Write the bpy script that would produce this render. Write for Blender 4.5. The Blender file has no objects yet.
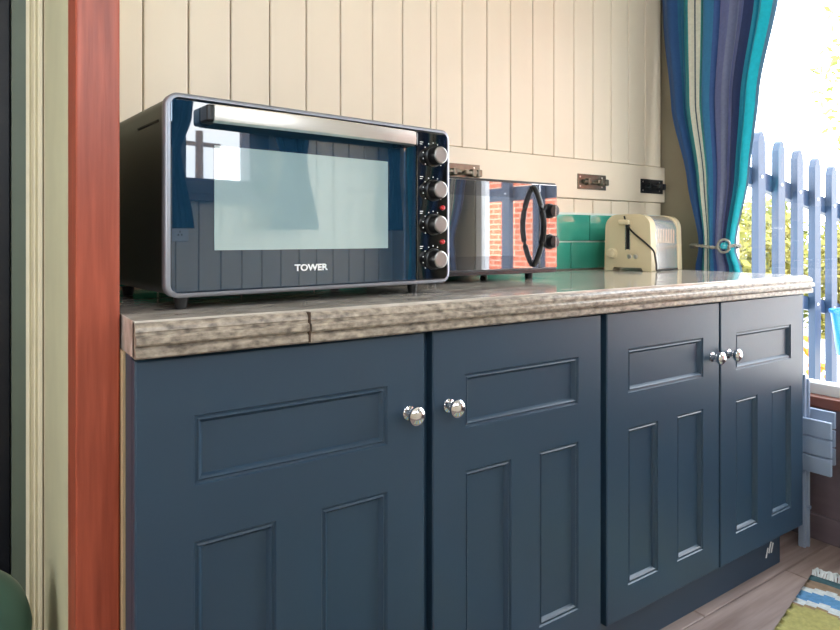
import bpy, bmesh, math, random
from mathutils import Vector, Matrix
random.seed(7)
SC = bpy.context.scene
COL = SC.collection

# ------------------------------------------------------------------ camera
cam_d = bpy.data.cameras.new('camera')
cam = bpy.data.objects.new('camera', cam_d)
COL.objects.link(cam)
cam.location = (0, 0, 1.0)
cam.rotation_euler = (math.radians(90), 0, -math.atan2(.566, .825))
cam_d.sensor_width = 36
cam_d.lens = 640 / 840 * 36
cam_d.shift_y = -(315 - 238) / 840
cam_d.clip_start = .02
SC.camera = cam

# ------------------------------------------------------------------ sky, exposure
SKY = 5.0
world = bpy.data.worlds.new('sky')
SC.world = world
world.use_nodes = True
wn = world.node_tree
wn.nodes.clear()
w_out = wn.nodes.new('ShaderNodeOutputWorld')
w_bg = wn.nodes.new('ShaderNodeBackground')
w_tc = wn.nodes.new('ShaderNodeTexCoord')
w_no = wn.nodes.new('ShaderNodeTexNoise')
w_no.inputs['Scale'].default_value = 2.2
w_no.inputs['Detail'].default_value = 5
w_cr = wn.nodes.new('ShaderNodeValToRGB')
w_cr.color_ramp.elements[0].position = .35
w_cr.color_ramp.elements[0].color = (.62, .80, 1.0, 1)
w_cr.color_ramp.elements[1].position = .6
w_cr.color_ramp.elements[1].color = (1.0, .97, .92, 1)
wn.links.new(w_tc.outputs['Generated'], w_no.inputs['Vector'])
wn.links.new(w_no.outputs['Fac'], w_cr.inputs['Fac'])
wn.links.new(w_cr.outputs['Color'], w_bg.inputs['Color'])
w_bg.inputs['Strength'].default_value = SKY
wn.links.new(w_bg.outputs[0], w_out.inputs[0])
SC.view_settings.view_transform = 'Standard'
SC.view_settings.look = 'None'
SC.view_settings.exposure = 1.0
SC.view_settings.gamma = 1.0
SC.view_settings.use_curve_mapping = False


def portal(loc, rot, sx, sy):
    """a portal only guides sampling of the sky through a window; it gives no light of its own"""
    d = bpy.data.lights.new('window_portal', 'AREA')
    d.shape = 'RECTANGLE'
    d.size = sx
    d.size_y = sy
    d.cycles.is_portal = True
    o = bpy.data.objects.new('window_portal', d)
    COL.objects.link(o)
    o.location = loc
    o.rotation_euler = rot


WX, WY, BY, LX, CZ = 2.31, 1.60, -.65, -1.70, 2.30      # room limits
portal((WX + .09, .535, 1.30), (0, math.radians(90), 0), 1.66, 1.7)
portal((1.17, BY - .09, 1.66), (math.radians(90), 0, 0), .4, .9)
portal((.06, BY - .09, 1.81), (math.radians(90), 0, 0), 1.24, .72)

portal((LX - .09, .65, 1.45), (0, math.radians(-90), 0), .9, 1.0)


# ------------------------------------------------------------------ helpers
def lin(c):
    return tuple(((v / 255) / 12.92 if v / 255 <= .04045 else (((v / 255) + .055) / 1.055) ** 2.4) for v in c)


MATS = {}


def mat(name, rgb, rough=.5, metal=0.0, var=.08, scale=8.0, stretch=(1, 1, 1), bump=0.0, bscale=60.0,
        coat=0.0, spec=.5, trans=0.0, rgb2=None, coat_ior=1.5):
    m = bpy.data.materials.new(name)
    m.use_nodes = True
    nt = m.node_tree
    p = nt.nodes['Principled BSDF']
    c = lin(rgb)
    tc = nt.nodes.new('ShaderNodeTexCoord')
    mp = nt.nodes.new('ShaderNodeMapping')
    mp.inputs['Scale'].default_value = stretch
    nt.links.new(tc.outputs['Object'], mp.inputs['Vector'])
    n = nt.nodes.new('ShaderNodeTexNoise')
    n.inputs['Scale'].default_value = scale
    n.inputs['Detail'].default_value = 6
    nt.links.new(mp.outputs[0], n.inputs['Vector'])
    r = nt.nodes.new('ShaderNodeValToRGB')
    r.color_ramp.elements[0].position = .3
    r.color_ramp.elements[1].position = .7
    if rgb2:
        a, b = c, lin(rgb2)
    else:
        a = tuple(v * (1 - var) for v in c)
        b = tuple(min(1, v * (1 + var)) for v in c)
    r.color_ramp.elements[0].color = (*a, 1)
    r.color_ramp.elements[1].color = (*b, 1)
    nt.links.new(n.outputs['Fac'], r.inputs['Fac'])
    nt.links.new(r.outputs['Color'], p.inputs['Base Color'])
    p.inputs['Roughness'].default_value = rough
    p.inputs['Metallic'].default_value = metal
    p.inputs['Specular IOR Level'].default_value = spec
    p.inputs['Coat Weight'].default_value = coat
    p.inputs['Coat Roughness'].default_value = .02
    p.inputs['Coat IOR'].default_value = coat_ior
    p.inputs['Transmission Weight'].default_value = trans
    if bump:
        n2 = nt.nodes.new('ShaderNodeTexNoise')
        n2.inputs['Scale'].default_value = bscale
        n2.inputs['Detail'].default_value = 4
        nt.links.new(mp.outputs[0], n2.inputs['Vector'])
        bp = nt.nodes.new('ShaderNodeBump')
        bp.inputs['Strength'].default_value = bump
        bp.inputs['Distance'].default_value = .004
        nt.links.new(n2.outputs['Fac'], bp.inputs['Height'])
        nt.links.new(bp.outputs[0], p.inputs['Normal'])
    MATS[name] = m
    return m


def glass_mat(name, tint=(1, 1, 1), ior=1.45):
    """thin pane: clear transmission plus fresnel gloss, so daylight passes straight through"""
    m = bpy.data.materials.new(name)
    m.use_nodes = True
    nt = m.node_tree
    nt.nodes.clear()
    o = nt.nodes.new('ShaderNodeOutputMaterial')
    mx = nt.nodes.new('ShaderNodeMixShader')
    t = nt.nodes.new('ShaderNodeBsdfTransparent')
    t.inputs[0].default_value = (*tint, 1)
    g = nt.nodes.new('ShaderNodeBsdfGlossy')
    g.inputs['Roughness'].default_value = .01
    f = nt.nodes.new('ShaderNodeFresnel')
    # the fresnel node inverts the index on back faces; invert it back so both faces of the pane behave alike
    ge = nt.nodes.new('ShaderNodeNewGeometry')
    ix = nt.nodes.new('ShaderNodeMapRange')
    ix.inputs['To Min'].default_value = ior
    ix.inputs['To Max'].default_value = 1 / ior
    nt.links.new(ge.outputs['Backfacing'], ix.inputs['Value'])
    nt.links.new(ix.outputs[0], f.inputs[0])
    nt.links.new(f.outputs[0], mx.inputs[0])
    nt.links.new(t.outputs[0], mx.inputs[1])
    nt.links.new(g.outputs[0], mx.inputs[2])
    nt.links.new(mx.outputs[0], o.inputs[0])
    MATS[name] = m
    return m


def ramp_mat(name, stops, rough=.8, uvaxis=0, var=.15, sheen=0.0):
    """constant colour bands along a uv axis (woven stripes)"""
    m = bpy.data.materials.new(name)
    m.use_nodes = True
    nt = m.node_tree
    p = nt.nodes['Principled BSDF']
    tc = nt.nodes.new('ShaderNodeTexCoord')
    sp = nt.nodes.new('ShaderNodeSeparateXYZ')
    nt.links.new(tc.outputs['UV'], sp.inputs[0])
    r = nt.nodes.new('ShaderNodeValToRGB')
    r.color_ramp.interpolation = 'CONSTANT'
    e = r.color_ramp.elements
    e[0].position, e[0].color = 0, (*lin(stops[0][1]), 1)
    e[1].position, e[1].color = stops[1][0], (*lin(stops[1][1]), 1)
    for pos, c in stops[2:]:
        k = e.new(pos)
        k.color = (*lin(c), 1)
    nt.links.new(sp.outputs[uvaxis], r.inputs['Fac'])
    n = nt.nodes.new('ShaderNodeTexNoise')
    n.inputs['Scale'].default_value = 90
    nt.links.new(tc.outputs['Object'], n.inputs['Vector'])
    mr = nt.nodes.new('ShaderNodeMapRange')
    mr.inputs['To Min'].default_value = 1 - var
    mr.inputs['To Max'].default_value = 1 + var
    nt.links.new(n.outputs['Fac'], mr.inputs['Value'])
    mx = nt.nodes.new('ShaderNodeMix')
    mx.data_type = 'RGBA'
    mx.blend_type = 'MULTIPLY'
    mx.inputs['Factor'].default_value = 1
    nt.links.new(r.outputs['Color'], mx.inputs['A'])
    nt.links.new(mr.outputs[0], mx.inputs['B'])
    nt.links.new(mx.outputs['Result'], p.inputs['Base Color'])
    p.inputs['Roughness'].default_value = rough
    p.inputs['Sheen Weight'].default_value = sheen
    if sheen:
        tl = nt.nodes.new('ShaderNodeBsdfTranslucent')
        nt.links.new(mx.outputs['Result'], tl.inputs['Color'])
        ms_ = nt.nodes.new('ShaderNodeMixShader')
        ms_.inputs[0].default_value = .3
        nt.links.new(p.outputs[0], ms_.inputs[1])
        nt.links.new(tl.outputs[0], ms_.inputs[2])
        nt.links.new(ms_.outputs[0], nt.nodes['Material Output'].inputs[0])
    MATS[name] = m
    return m


class B:
    """collects shapes into one bmesh"""

    def __init__(s):
        s.bm = bmesh.new()

    def box(s, x0, x1, y0, y1, z0, z1, bev=0.0, seg=2):
        r = bmesh.ops.create_cube(s.bm, size=1)
        vs = r['verts']
        for v in vs:
            v.co = Vector(((x0 + x1) / 2 + v.co.x * (x1 - x0), (y0 + y1) / 2 + v.co.y * (y1 - y0),
                           (z0 + z1) / 2 + v.co.z * (z1 - z0)))
        if bev:
            es = list({e for v in vs for e in v.link_edges})
            bmesh.ops.bevel(s.bm, geom=es, offset=bev, segments=seg, profile=.5, affect='EDGES')
        return s

    def obox(s, c, size, M, bev=0.0):
        r = bmesh.ops.create_cube(s.bm, size=1)
        vs = r['verts']
        for v in vs:
            v.co = Vector(c) + M @ Vector((v.co.x * size[0], v.co.y * size[1], v.co.z * size[2]))
        if bev:
            es = list({e for v in vs for e in v.link_edges})
            bmesh.ops.bevel(s.bm, geom=es, offset=bev, segments=2, profile=.5, affect='EDGES')
        return s

    def lathe(s, prof, o, axis=(0, 0, 1), n=24):
        """prof: (distance along axis, radius)"""
        a = Vector(axis).normalized()
        t = Vector((1, 0, 0)) if abs(a.x) < .9 else Vector((0, 1, 0))
        u = a.cross(t).normalized()
        w = a.cross(u)
        rings = []
        for d, r in prof:
            if r < 1e-6:
                rings.append([s.bm.verts.new(Vector(o) + a * d)])
            else:
                rings.append([s.bm.verts.new(Vector(o) + a * d + (u * math.cos(2 * math.pi * i / n) + w * math.sin(2 * math.pi * i / n)) * r) for i in range(n)])
        for A, C in zip(rings, rings[1:]):
            for i in range(n):
                j = (i + 1) % n
                if len(A) == 1 and len(C) == 1:
                    continue
                if len(A) == 1:
                    s.bm.faces.new((A[0], C[j], C[i]))
                elif len(C) == 1:
                    s.bm.faces.new((A[i], A[j], C[0]))
                else:
                    s.bm.faces.new((A[i], A[j], C[j], C[i]))
        if len(rings[0]) > 1:
            s.bm.faces.new(rings[0])
        if len(rings[-1]) > 1:
            s.bm.faces.new(rings[-1])
        return s

    def tube(s, pts, r, n=10, flat=None):
        pts = [Vector(p) for p in pts]
        rings = []
        up = Vector((0, 0, 1))
        for i, p in enumerate(pts):
            t = (pts[min(i + 1, len(pts) - 1)] - pts[max(i - 1, 0)]).normalized()
            ref = up if abs(t.dot(up)) < .95 else Vector((1, 0, 0))
            u = t.cross(ref).normalized()
            w = t.cross(u)
            ru, rw = (r, r) if flat is None else flat
            if callable(r):
                ru = rw = r(i / (len(pts) - 1))
            rings.append([s.bm.verts.new(p + u * ru * math.cos(2 * math.pi * k / n) + w * rw * math.sin(2 * math.pi * k / n)) for k in range(n)])
        for A, C in zip(rings, rings[1:]):
            for k in range(n):
                j = (k + 1) % n
                s.bm.faces.new((A[k], A[j], C[j], C[k]))
        s.bm.faces.new(rings[0])
        s.bm.faces.new(rings[-1])
        return s

    def extrude(s, poly, f0, f1):
        """poly list mapped by f0 / f1 to two end loops"""
        a = [s.bm.verts.new(f0(*p)) for p in poly]
        b = [s.bm.verts.new(f1(*p)) for p in poly]
        n = len(poly)
        for i in range(n):
            j = (i + 1) % n
            s.bm.faces.new((a[i], a[j], b[j], b[i]))
        s.bm.faces.new(a)
        s.bm.faces.new(b)
        return s

    def quad(s, *p):
        s.bm.faces.new([s.bm.verts.new(q) for q in p])
        return s

    def mesh(s, name, m, smooth=False, off=None):
        bmesh.ops.remove_doubles(s.bm, verts=s.bm.verts, dist=1e-5)
        bmesh.ops.recalc_face_normals(s.bm, faces=s.bm.faces)
        if off is not None:
            bmesh.ops.translate(s.bm, verts=s.bm.verts, vec=-Vector(off))
        me = bpy.data.meshes.new(name)
        s.bm.to_mesh(me)
        s.bm.free()
        me.materials.append(MATS[m])
        if smooth:
            me.shade_smooth()
            try:
                me.set_sharp_from_angle(angle=math.radians(smooth if smooth is not True else 40))
            except Exception:
                pass
        return me

    def build(s, name, m, parent=None, smooth=False, local=False):
        off = None
        if parent is not None and not local:
            r = parent
            while r.parent:
                r = r.parent
            off = r.location
        me = s.mesh(name, m, smooth, off)
        return link(name, me, parent)


def link(name, me, parent=None, loc=None):
    o = bpy.data.objects.new(name, me)
    COL.objects.link(o)
    if parent is not None:
        o.parent = parent
    if loc is not None:
        o.location = loc
    return o


def thing(name, label, cat, loc=(0, 0, 0), rz=0, group=None):
    o = bpy.data.objects.new(name, None)
    COL.objects.link(o)
    o.empty_display_size = .05
    o.location = loc
    o.rotation_euler = (0, 0, rz)
    return tag(o, label, cat, group)


def tag(o, label, cat, group=None):
    o['label'] = label
    o['category'] = cat
    if group:
        o['group'] = group
    return o


def struct(o, label=None, cat=None):
    o['kind'] = 'structure'
    if label:
        o['label'] = label
    if cat:
        o['category'] = cat
    return o


def rrect(w, h, r, n=6):
    """rounded rectangle outline centred on 0"""
    out = []
    for cx, cy, a0 in ((w / 2 - r, h / 2 - r, 0), (-w / 2 + r, h / 2 - r, 90), (-w / 2 + r, -h / 2 + r, 180), (w / 2 - r, -h / 2 + r, 270)):
        for i in range(n + 1):
            a = math.radians(a0 + 90 * i / n)
            out.append((cx + r * math.cos(a), cy + r * math.sin(a)))
    return out


# ------------------------------------------------------------------ materials
mat('cream_paint', (236, 223, 202), rough=.42, var=.03, scale=3, bump=.05, bscale=40)
mat('taupe_paint', (150, 142, 122), rough=.5, var=.03, scale=3)
mat('groove_backing', (186, 166, 134), rough=.8, var=.05)
mat('ceiling_paint', (238, 232, 220), rough=.7, var=.02)
mat('red_wood', (178, 86, 62), rough=.4, rgb2=(140, 62, 43), scale=14, stretch=(6, 6, .35), bump=.15, bscale=30)
mat('sage_paint', (206, 203, 172), rough=.5, var=.04)
mat('pale_trim', (230, 222, 198), rough=.45, var=.03)
mat('grey_green_paint', (96, 108, 98), rough=.5, var=.05)
mat('dark_navy', (12, 16, 26), rough=.5, var=.1)
mat('brown_stain', (104, 92, 100), rough=.45, var=.12, scale=5, stretch=(1, 1, 5))
mat('sill_wood', (118, 66, 48), rough=.35, var=.15, scale=10, stretch=(1, .2, 1))
mat('white_paint', (232, 234, 232), rough=.4, var=.02)
mat('floor_wood', (124, 106, 100), rough=.42, rgb2=(166, 148, 142), scale=6, stretch=(.5, 6, 1), bump=.12, bscale=25)
mat('floor_gap', (40, 32, 28), rough=.9)
mat('cabinet_paint', (36, 61, 82), spec=.6, rough=.4, var=.04, scale=4, bump=.03, bscale=120)
mat('cabinet_inside', (14, 16, 20), rough=.7)
mat('raw_edge', (180, 158, 124), rough=.7, var=.1)
mat('laminate', (160, 152, 142), rough=.1, spec=.9, rgb2=(214, 208, 200), scale=26, stretch=(.45, 1, 1), bump=.02)
mat('laminate_edge', (96, 88, 80), rough=.3, rgb2=(186, 174, 158), scale=110, stretch=(.6, 1, 1), bump=.1, bscale=90)
mat('laminate_core', (70, 52, 38), rough=.8, var=.2)
mat('chrome', (225, 225, 228), rough=.06, metal=1, var=.01)
mat('brushed_steel', (214, 212, 206), rough=.28, metal=1, var=.04, scale=40, stretch=(.05, 4, 4))
mat('knob_cap', (150, 150, 148), rough=.32, metal=1, var=.04, scale=40)
mat('rim_steel', (156, 160, 170), rough=.5, metal=1, var=.02)
mat('black_metal', (16, 18, 22), rough=.35, var=.05, bump=.04, bscale=200)
mat('black_plastic', (9, 11, 14), rough=.35, var=.05)
mat('black_gloss', (10, 13, 17), rough=.04, var=.02, coat=1.0, spec=1.0)
mat('dark_glass', (20, 50, 72), rough=.015, var=.02, coat=1.0, spec=.9)
mat('pane_grey', (152, 178, 182), coat_ior=2.3, rough=.02, var=.02, coat=1.0, spec=.9)
mat('mirror_black', (150, 150, 155), rough=.02, metal=.85, var=.01)
mat('white_print', (235, 235, 235), rough=.6, var=.01)
mat('red_lamp', (200, 36, 40), rough=.12, var=.02, coat=1)
mat('cream_enamel', (224, 210, 176), rough=.18, var=.02, coat=.6)
mat('toaster_steel', (240, 238, 230), rough=.24, metal=.8, var=.02)
mat('cord_black', (14, 14, 16), rough=.5)
mat('green_tile', (62, 158, 138), rough=.08, var=.10, scale=9, coat=.8, bump=.03, bscale=14)
mat('grout', (226, 230, 222), rough=.8, var=.03)
mat('aged_brass', (122, 118, 106), rough=.3, metal=.9, var=.15, scale=40)
mat('black_iron', (24, 28, 34), rough=.4, var=.1)
mat('fence_blue', (34, 56, 82), rough=.5, var=.05, scale=10)
mat('white_plastic', (238, 238, 236), rough=.35, var=.01)
mat('ground_pale', (224, 220, 212), rough=.9, var=.08, scale=2)
mat('leaf_yellow', (104, 110, 30), rough=.6, rgb2=(150, 138, 60), scale=5)
mat('leaf_green', (84, 104, 28), rough=.6, rgb2=(132, 134, 48), scale=5)
mat('bark', (90, 74, 58), rough=.9, var=.2)
mat('orange_petal', (240, 150, 30), rough=.6, var=.15)
mat('blue_plastic', (20, 130, 225), rough=.35, var=.03)
mat('chair_paint', (146, 162, 186), rough=.35, var=.05, scale=10)
mat('bin_green', (62, 98, 90), rough=.35, var=.04)
mat('fringe_white', (214, 220, 222), rough=.9, var=.08)
mat('turquoise_stone', (30, 160, 180), rough=.15, var=.2, scale=60, coat=1)
mat('rope_grey', (150, 150, 140), rough=.35, metal=.5, var=.2, scale=80)
mat('pole_wood', (110, 92, 78), rough=.9, var=.2)
mat('navy_fabric', (30, 58, 92), rough=.85, var=.15, scale=30)
glass_mat('window_glass')


def brick_mat():
    m = bpy.data.materials.new('brick')
    m.use_nodes = True
    nt = m.node_tree
    p = nt.nodes['Principled BSDF']
    tc = nt.nodes.new('ShaderNodeTexCoord')
    mp = nt.nodes.new('ShaderNodeMapping')
    mp.inputs['Rotation'].default_value = (0, 0, 0)
    cx = nt.nodes.new('ShaderNodeCombineXYZ')
    sp = nt.nodes.new('ShaderNodeSeparateXYZ')
    nt.links.new(tc.outputs['Object'], sp.inputs[0])
    nt.links.new(sp.outputs[1], cx.inputs[0])
    nt.links.new(sp.outputs[2], cx.inputs[1])
    b = nt.nodes.new('ShaderNodeTexBrick')
    b.inputs['Color1'].default_value = (*lin((206, 112, 78)), 1)
    b.inputs['Color2'].default_value = (*lin((184, 92, 62)), 1)
    b.inputs['Mortar'].default_value = (*lin((214, 180, 156)), 1)
    b.inputs['Scale'].default_value = 1
    b.inputs['Brick Width'].default_value = .225
    b.inputs['Row Height'].default_value = .075
    b.inputs['Mortar Size'].default_value = .008
    nt.links.new(cx.outputs[0], b.inputs['Vector'])
    nt.links.new(b.outputs['Color'], p.inputs['Base Color'])
    p.inputs['Roughness'].default_value = .9
    MATS['brick'] = m


brick_mat()

# ------------------------------------------------------------------ room shell
# floor: planks run along the cabinets
fl = struct(B().box(LX - .1, WX, BY, WY + .55, -.10, -.012).build('floor', 'floor_gap'), 'brown wood-effect plank floor', 'floor')
PW, PLN = .15, 1.25
plank_me = B().box(0, PLN - .003, 0, PW - .003, -.012, 0, .002, 1).mesh('plank', 'floor_wood')
row = 0
y = .97 - .15 * 16
while y < WY - .01:
    x = LX - (.42 * row % PLN)
    while x < WX:
        if x + PLN > WX or x < LX or y < BY or y + PW > WY:
            x0, x1 = max(x, LX), min(x + PLN - .003, WX)
            y0, y1 = max(y, BY), min(y + PW - .003, WY)
            if x1 - x0 > .02 and y1 - y0 > .01:
                B().box(x0, x1, y0, y1, -.012, 0, .002, 1).build('plank', 'floor_wood', fl)
        else:
            link('plank', plank_me, fl, (x, y, 0))
        x += PLN
    y += PW
    row += 1

struct(B().box(LX - .1, WX + .1, BY - .1, WY + .55, CZ, CZ + .06).build('ceiling', 'ceiling_paint'), 'pale painted ceiling', 'ceiling')

# main wall behind the worktop: tongue-and-groove boards on a backing
wb = struct(B().box(.112, WX, WY + .012, WY + .09, 0, CZ).build('wall_back', 'groove_backing'),
            'cream tongue-and-groove wall behind the worktop', 'wall')
SP = .1031
XG = 1.139      # jamb of the serving hatch


def board_mesh(w, h):
    return B().box(0, w, 0, .014, 0, h, .0035, 2).mesh('board', 'cream_paint')


full = board_mesh(SP - .003, CZ)
upper = board_mesh(SP - .003, CZ - 1.289)
lower = board_mesh(SP - .003, 1.142 - .85)
short = board_mesh(.066 - .003, CZ)
x = XG - SP
while x > .112:
    link('board', full, wb, (x, WY - .001, 0))
    x -= SP
B().box(.113, x + SP - .003, WY - .001, WY + .012, 0, CZ).build('board', 'cream_paint', wb)
B().box(XG - .002, XG + .016, WY - .003, WY + .012, 0, CZ, .002).build('hatch_jamb', 'cream_paint', wb)
x = XG + .019
while x < WX - .02:
    w = min(SP - .003, WX - x)
    if w > SP - .004:
        link('board', upper, wb, (x, WY - .001, 1.289))
        link('board', lower, wb, (x, WY - .001, .85))
    else:
        B().box(x, x + w, WY - .001, WY + .012, 1.289, CZ, .003).build('board', 'cream_paint', wb)
        B().box(x, x + w, WY - .001, WY + .012, .85, 1.142, .003).build('board', 'cream_paint', wb)
    x += SP
B().box(XG + .017, WX, WY - .006, WY + .012, 1.144, 1.287, .003).build('hatch_rail', 'cream_paint', wb)

# green tile splashback, two courses
TB, TH, TW = .8875, .1, .2
sb = B().box(.175, 2.305, WY - .010, WY - .0015, TB, TB + 2 * TH + .004).build('tile_splashback', 'grout')
tag(sb, 'two courses of glossy green brick tiles with white grout above the worktop', 'splashback')
tile_me = B().box(0, TW - .005, 0, .008, 0, TH - .005, .002, 2).mesh('tile', 'green_tile', smooth=True)
for r in range(2):
    x = 1.845 - TW * 9 + (0 if r == 1 else -.1)
    while x < 2.3:
        x0, x1 = max(x, .178), min(x + TW - .005, 2.303)
        if x1 - x0 > TW - .006:
            link('tile', tile_me, sb, (x, WY - .0165, TB + .002 + r * TH))
        elif x1 - x0 > .01:
            B().box(x0, x1, WY - .0165, WY - .0085, TB + .002 + r * TH, TB + (r + 1) * TH - .003, .002).build('tile', 'green_tile', sb)
        x += TW

# window wall on the right
SZ = .49
WJ, WT = 1.37, 2.12
wr = struct(B().box(WX, WX + .09, BY, WY + .09, 0, .44).box(WX, WX + .09, WJ, WY + .09, .44, CZ).box(WX, WX + .09, BY, WJ, WT, CZ)
            .box(WX, WX + .09, BY, -.30, .44, WT).build('wall_right', 'taupe_paint'), 'taupe wall around the wide window', 'wall')
B().box(WX - .012, WX, BY, WY - .03, .0, .44).build('dado_panel', 'brown_stain', wr)
struct(B().box(WX - .03, WX - .012, BY, WY - .03, 0, .085, .004).build('baseboard_right', 'brown_stain'), 'dark brown skirting below the window', 'baseboard')
w1 = struct(B().box(WX + .01, WX + .07, -.30, WJ, SZ - .02, SZ + .022, .004).box(WX + .01, WX + .07, -.30, WJ, WT - .05, WT, .004)
            .box(WX + .01, WX + .07, WJ - .05, WJ, SZ, WT, .004).box(WX + .01, WX + .07, -.30, -.25, SZ, WT, .004)
            .box(WX + .01, WX + .07, .42, .46, SZ, WT, .004).build('window_1', 'white_paint'), 'wide white-framed window beside the worktop', 'window')
B().box(WX - .035, WX + .012, -.30, WJ, .44, .476, .004).build('window_sill', 'sill_wood', w1)
B().box(WX + .034, WX + .039, .46, WJ - .05, SZ + .02, WT - .05).build('pane', 'window_glass', w1)
B().box(WX + .034, WX + .039, -.25, .42, SZ + .02, WT - .05).build('pane', 'window_glass', w1)

# wall behind the viewer (seen mirrored in the oven door): cream boards with windows
def wall_front():
    z0a, z1a = 1.22, 2.10      # small window
    xa0, xa1 = .98, 1.36
    xb0, xb1, z0b, z1b = -.56, .68, 1.45, 2.17  # wide unseen window, added and sized to fill the room with light
    b = B()
    b.box(LX, xb0, BY - .09, BY - .012, 0, CZ).box(xb0, xb1, BY - .09, BY - .012, 0, z0b).box(xb0, xb1, BY - .09, BY - .012, z1b, CZ)
    b.box(xb1, xa0, BY - .09, BY - .012, 0, CZ).box(xa0, xa1, BY - .09, BY - .012, 0, z0a).box(xa0, xa1, BY - .09, BY - .012, z1a, CZ)
    b.box(xa1, WX, BY - .09, BY - .012, 0, CZ)
    w = struct(b.build('wall_front', 'groove_backing'), 'cream board wall opposite the worktop, mirrored in the oven door', 'wall')
    x = LX
    me = {}

    def bd(x, z0, z1):
        k = round(z1 - z0, 3)
        if k not in me:
            me[k] = B().box(0, SP - .004, -.012, 0, 0, k, .003, 1).mesh('board', 'cream_paint')
        link('board', me[k], w, (x, BY, z0))
    while x + SP < WX:
        c = x + SP / 2
        if xa0 - .05 < c < xa1 + .05:
            bd(x, 0, z0a), bd(x, z1a, CZ)
        elif xb0 - .05 < c < xb1 + .05:
            bd(x, 0, z0b), bd(x, z1b, CZ)
        else:
            bd(x, 0, CZ)
        x += SP
    for n, (x0, x1, z0, z1) in enumerate(((xa0, xa1, z0a, z1a), (xb0, xb1, z0b, z1b))):
        f = B()
        f.box(x0 - .06, x1 + .06, BY - .08, BY + .012, z0 - .03, z0 + .04).box(x0 - .06, x1 + .06, BY - .08, BY + .012, z1 - .04, z1 + .03)
        f.box(x0 - .06, x0 + .04, BY - .08, BY + .012, z0, z1).box(x1 - .04, x1 + .06, BY - .08, BY + .012, z0, z1)
        wn_ = struct(f.build('window_%d' % (n + 2), 'brown_stain'), ('small' if n == 0 else 'unseen added wide') + ' dark-framed window in the wall opposite the worktop', 'window')
        B().box(x0 + .04, x1 - .04, BY - .045, BY - .04, z0 + .04, z1 - .04).build('pane', 'window_glass', wn_)
        B().box(x0 - .08, x1 + .08, BY + .012, BY + .05, z0 - .06, z0 - .03, .003).build('window_sill', 'brown_stain', wn_)


wall_front()
struct(B().box(LX - .09, LX, BY, WY + .5, 0, .95).box(LX - .09, LX, BY, WY + .5, 1.95, CZ).box(LX - .09, LX, BY, .1, .95, 1.95).box(LX - .09, LX, 1.2, WY + .5, .95, 1.95).build('wall_left', 'cream_paint'), 'cream wall at the far left of the room', 'wall')

w4 = struct(B().box(LX - .08, LX + .01, .1, 1.2, .95, 1.0, .003).box(LX - .08, LX + .01, .1, 1.2, 1.90, 1.95, .003).box(LX - .08, LX + .01, .1, .15, 1.0, 1.9, .003)  # unseen window, added to brighten the sage partition from the left
            .box(LX - .08, LX + .01, 1.15, 1.2, 1.0, 1.9, .003).build('window_4', 'white_paint'), 'unseen white-framed window added in the far left wall to light the partition', 'window')
B().box(LX - .045, LX - .04, .15, 1.15, 1.0, 1.9).build('pane', 'window_glass', w4)

# partition and doorway at the far left
struct(B().box(.1135, .170, 1.137, WY + .09, 0, CZ).build('wall_partition', 'sage_paint'), 'sage green partition wall left of the red post', 'wall')
struct(B().box(.112, .171, 1.04, 1.136, 0, CZ, .003).build('trim_1', 'red_wood'), 'red-brown varnished timber post left of the worktop', 'post')
t2 = B()
pr = [(.0805, 0), (.0805, .012), (.086, .02), (.089, .014), (.094, .016), (.0965, .022), (.101, .018), (.105, .024), (.110, .024), (.110, 0)]
t2.extrude(pr, lambda a, b: Vector((a, WY + .03 - b, 0)), lambda a, b: Vector((a, WY + .03 - b, 2.12)))
struct(t2.build('trim_2', 'pale_trim'), 'pale moulded door architrave beside the sage partition', 'architrave')
struct(B().box(.055, .0805, WY + .03, WY + .07, 0, CZ).box(.0805, .1135, WY + .03, WY + .07, 0, CZ).build('trim_3', 'grey_green_paint'),
       'grey-green door jamb behind the pale architrave', 'door jamb')
d1 = struct(B().box(-.72, .0548, WY + .10, WY + .14, 0, 2.1, .003).build('door_1', 'dark_navy'), 'very dark navy door at the left edge', 'door')
B().lathe([(0, .012), (.03, .009), (.035, .022), (.055, .026), (.065, .015), (.068, 0)], (-.66, WY + .10, 1.0), (0, -1, 0)).build('door_handle', 'chrome', d1, smooth=True)
struct(B().box(LX, -.72, WY, WY + .09, 0, CZ).box(-.72, .0805, WY, WY + .09, 2.12, CZ).box(LX, .2, WY + .45, WY + .5, 0, CZ).box(.1135, .2, WY + .09, WY + .45, 0, CZ).build('wall_back_left', 'sage_paint'),
       'sage green wall around the dark door', 'wall')

# ------------------------------------------------------------------ cabinets
DY = .956      # face of the doors
DZ0, DZ1 = .118, .8285


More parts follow.
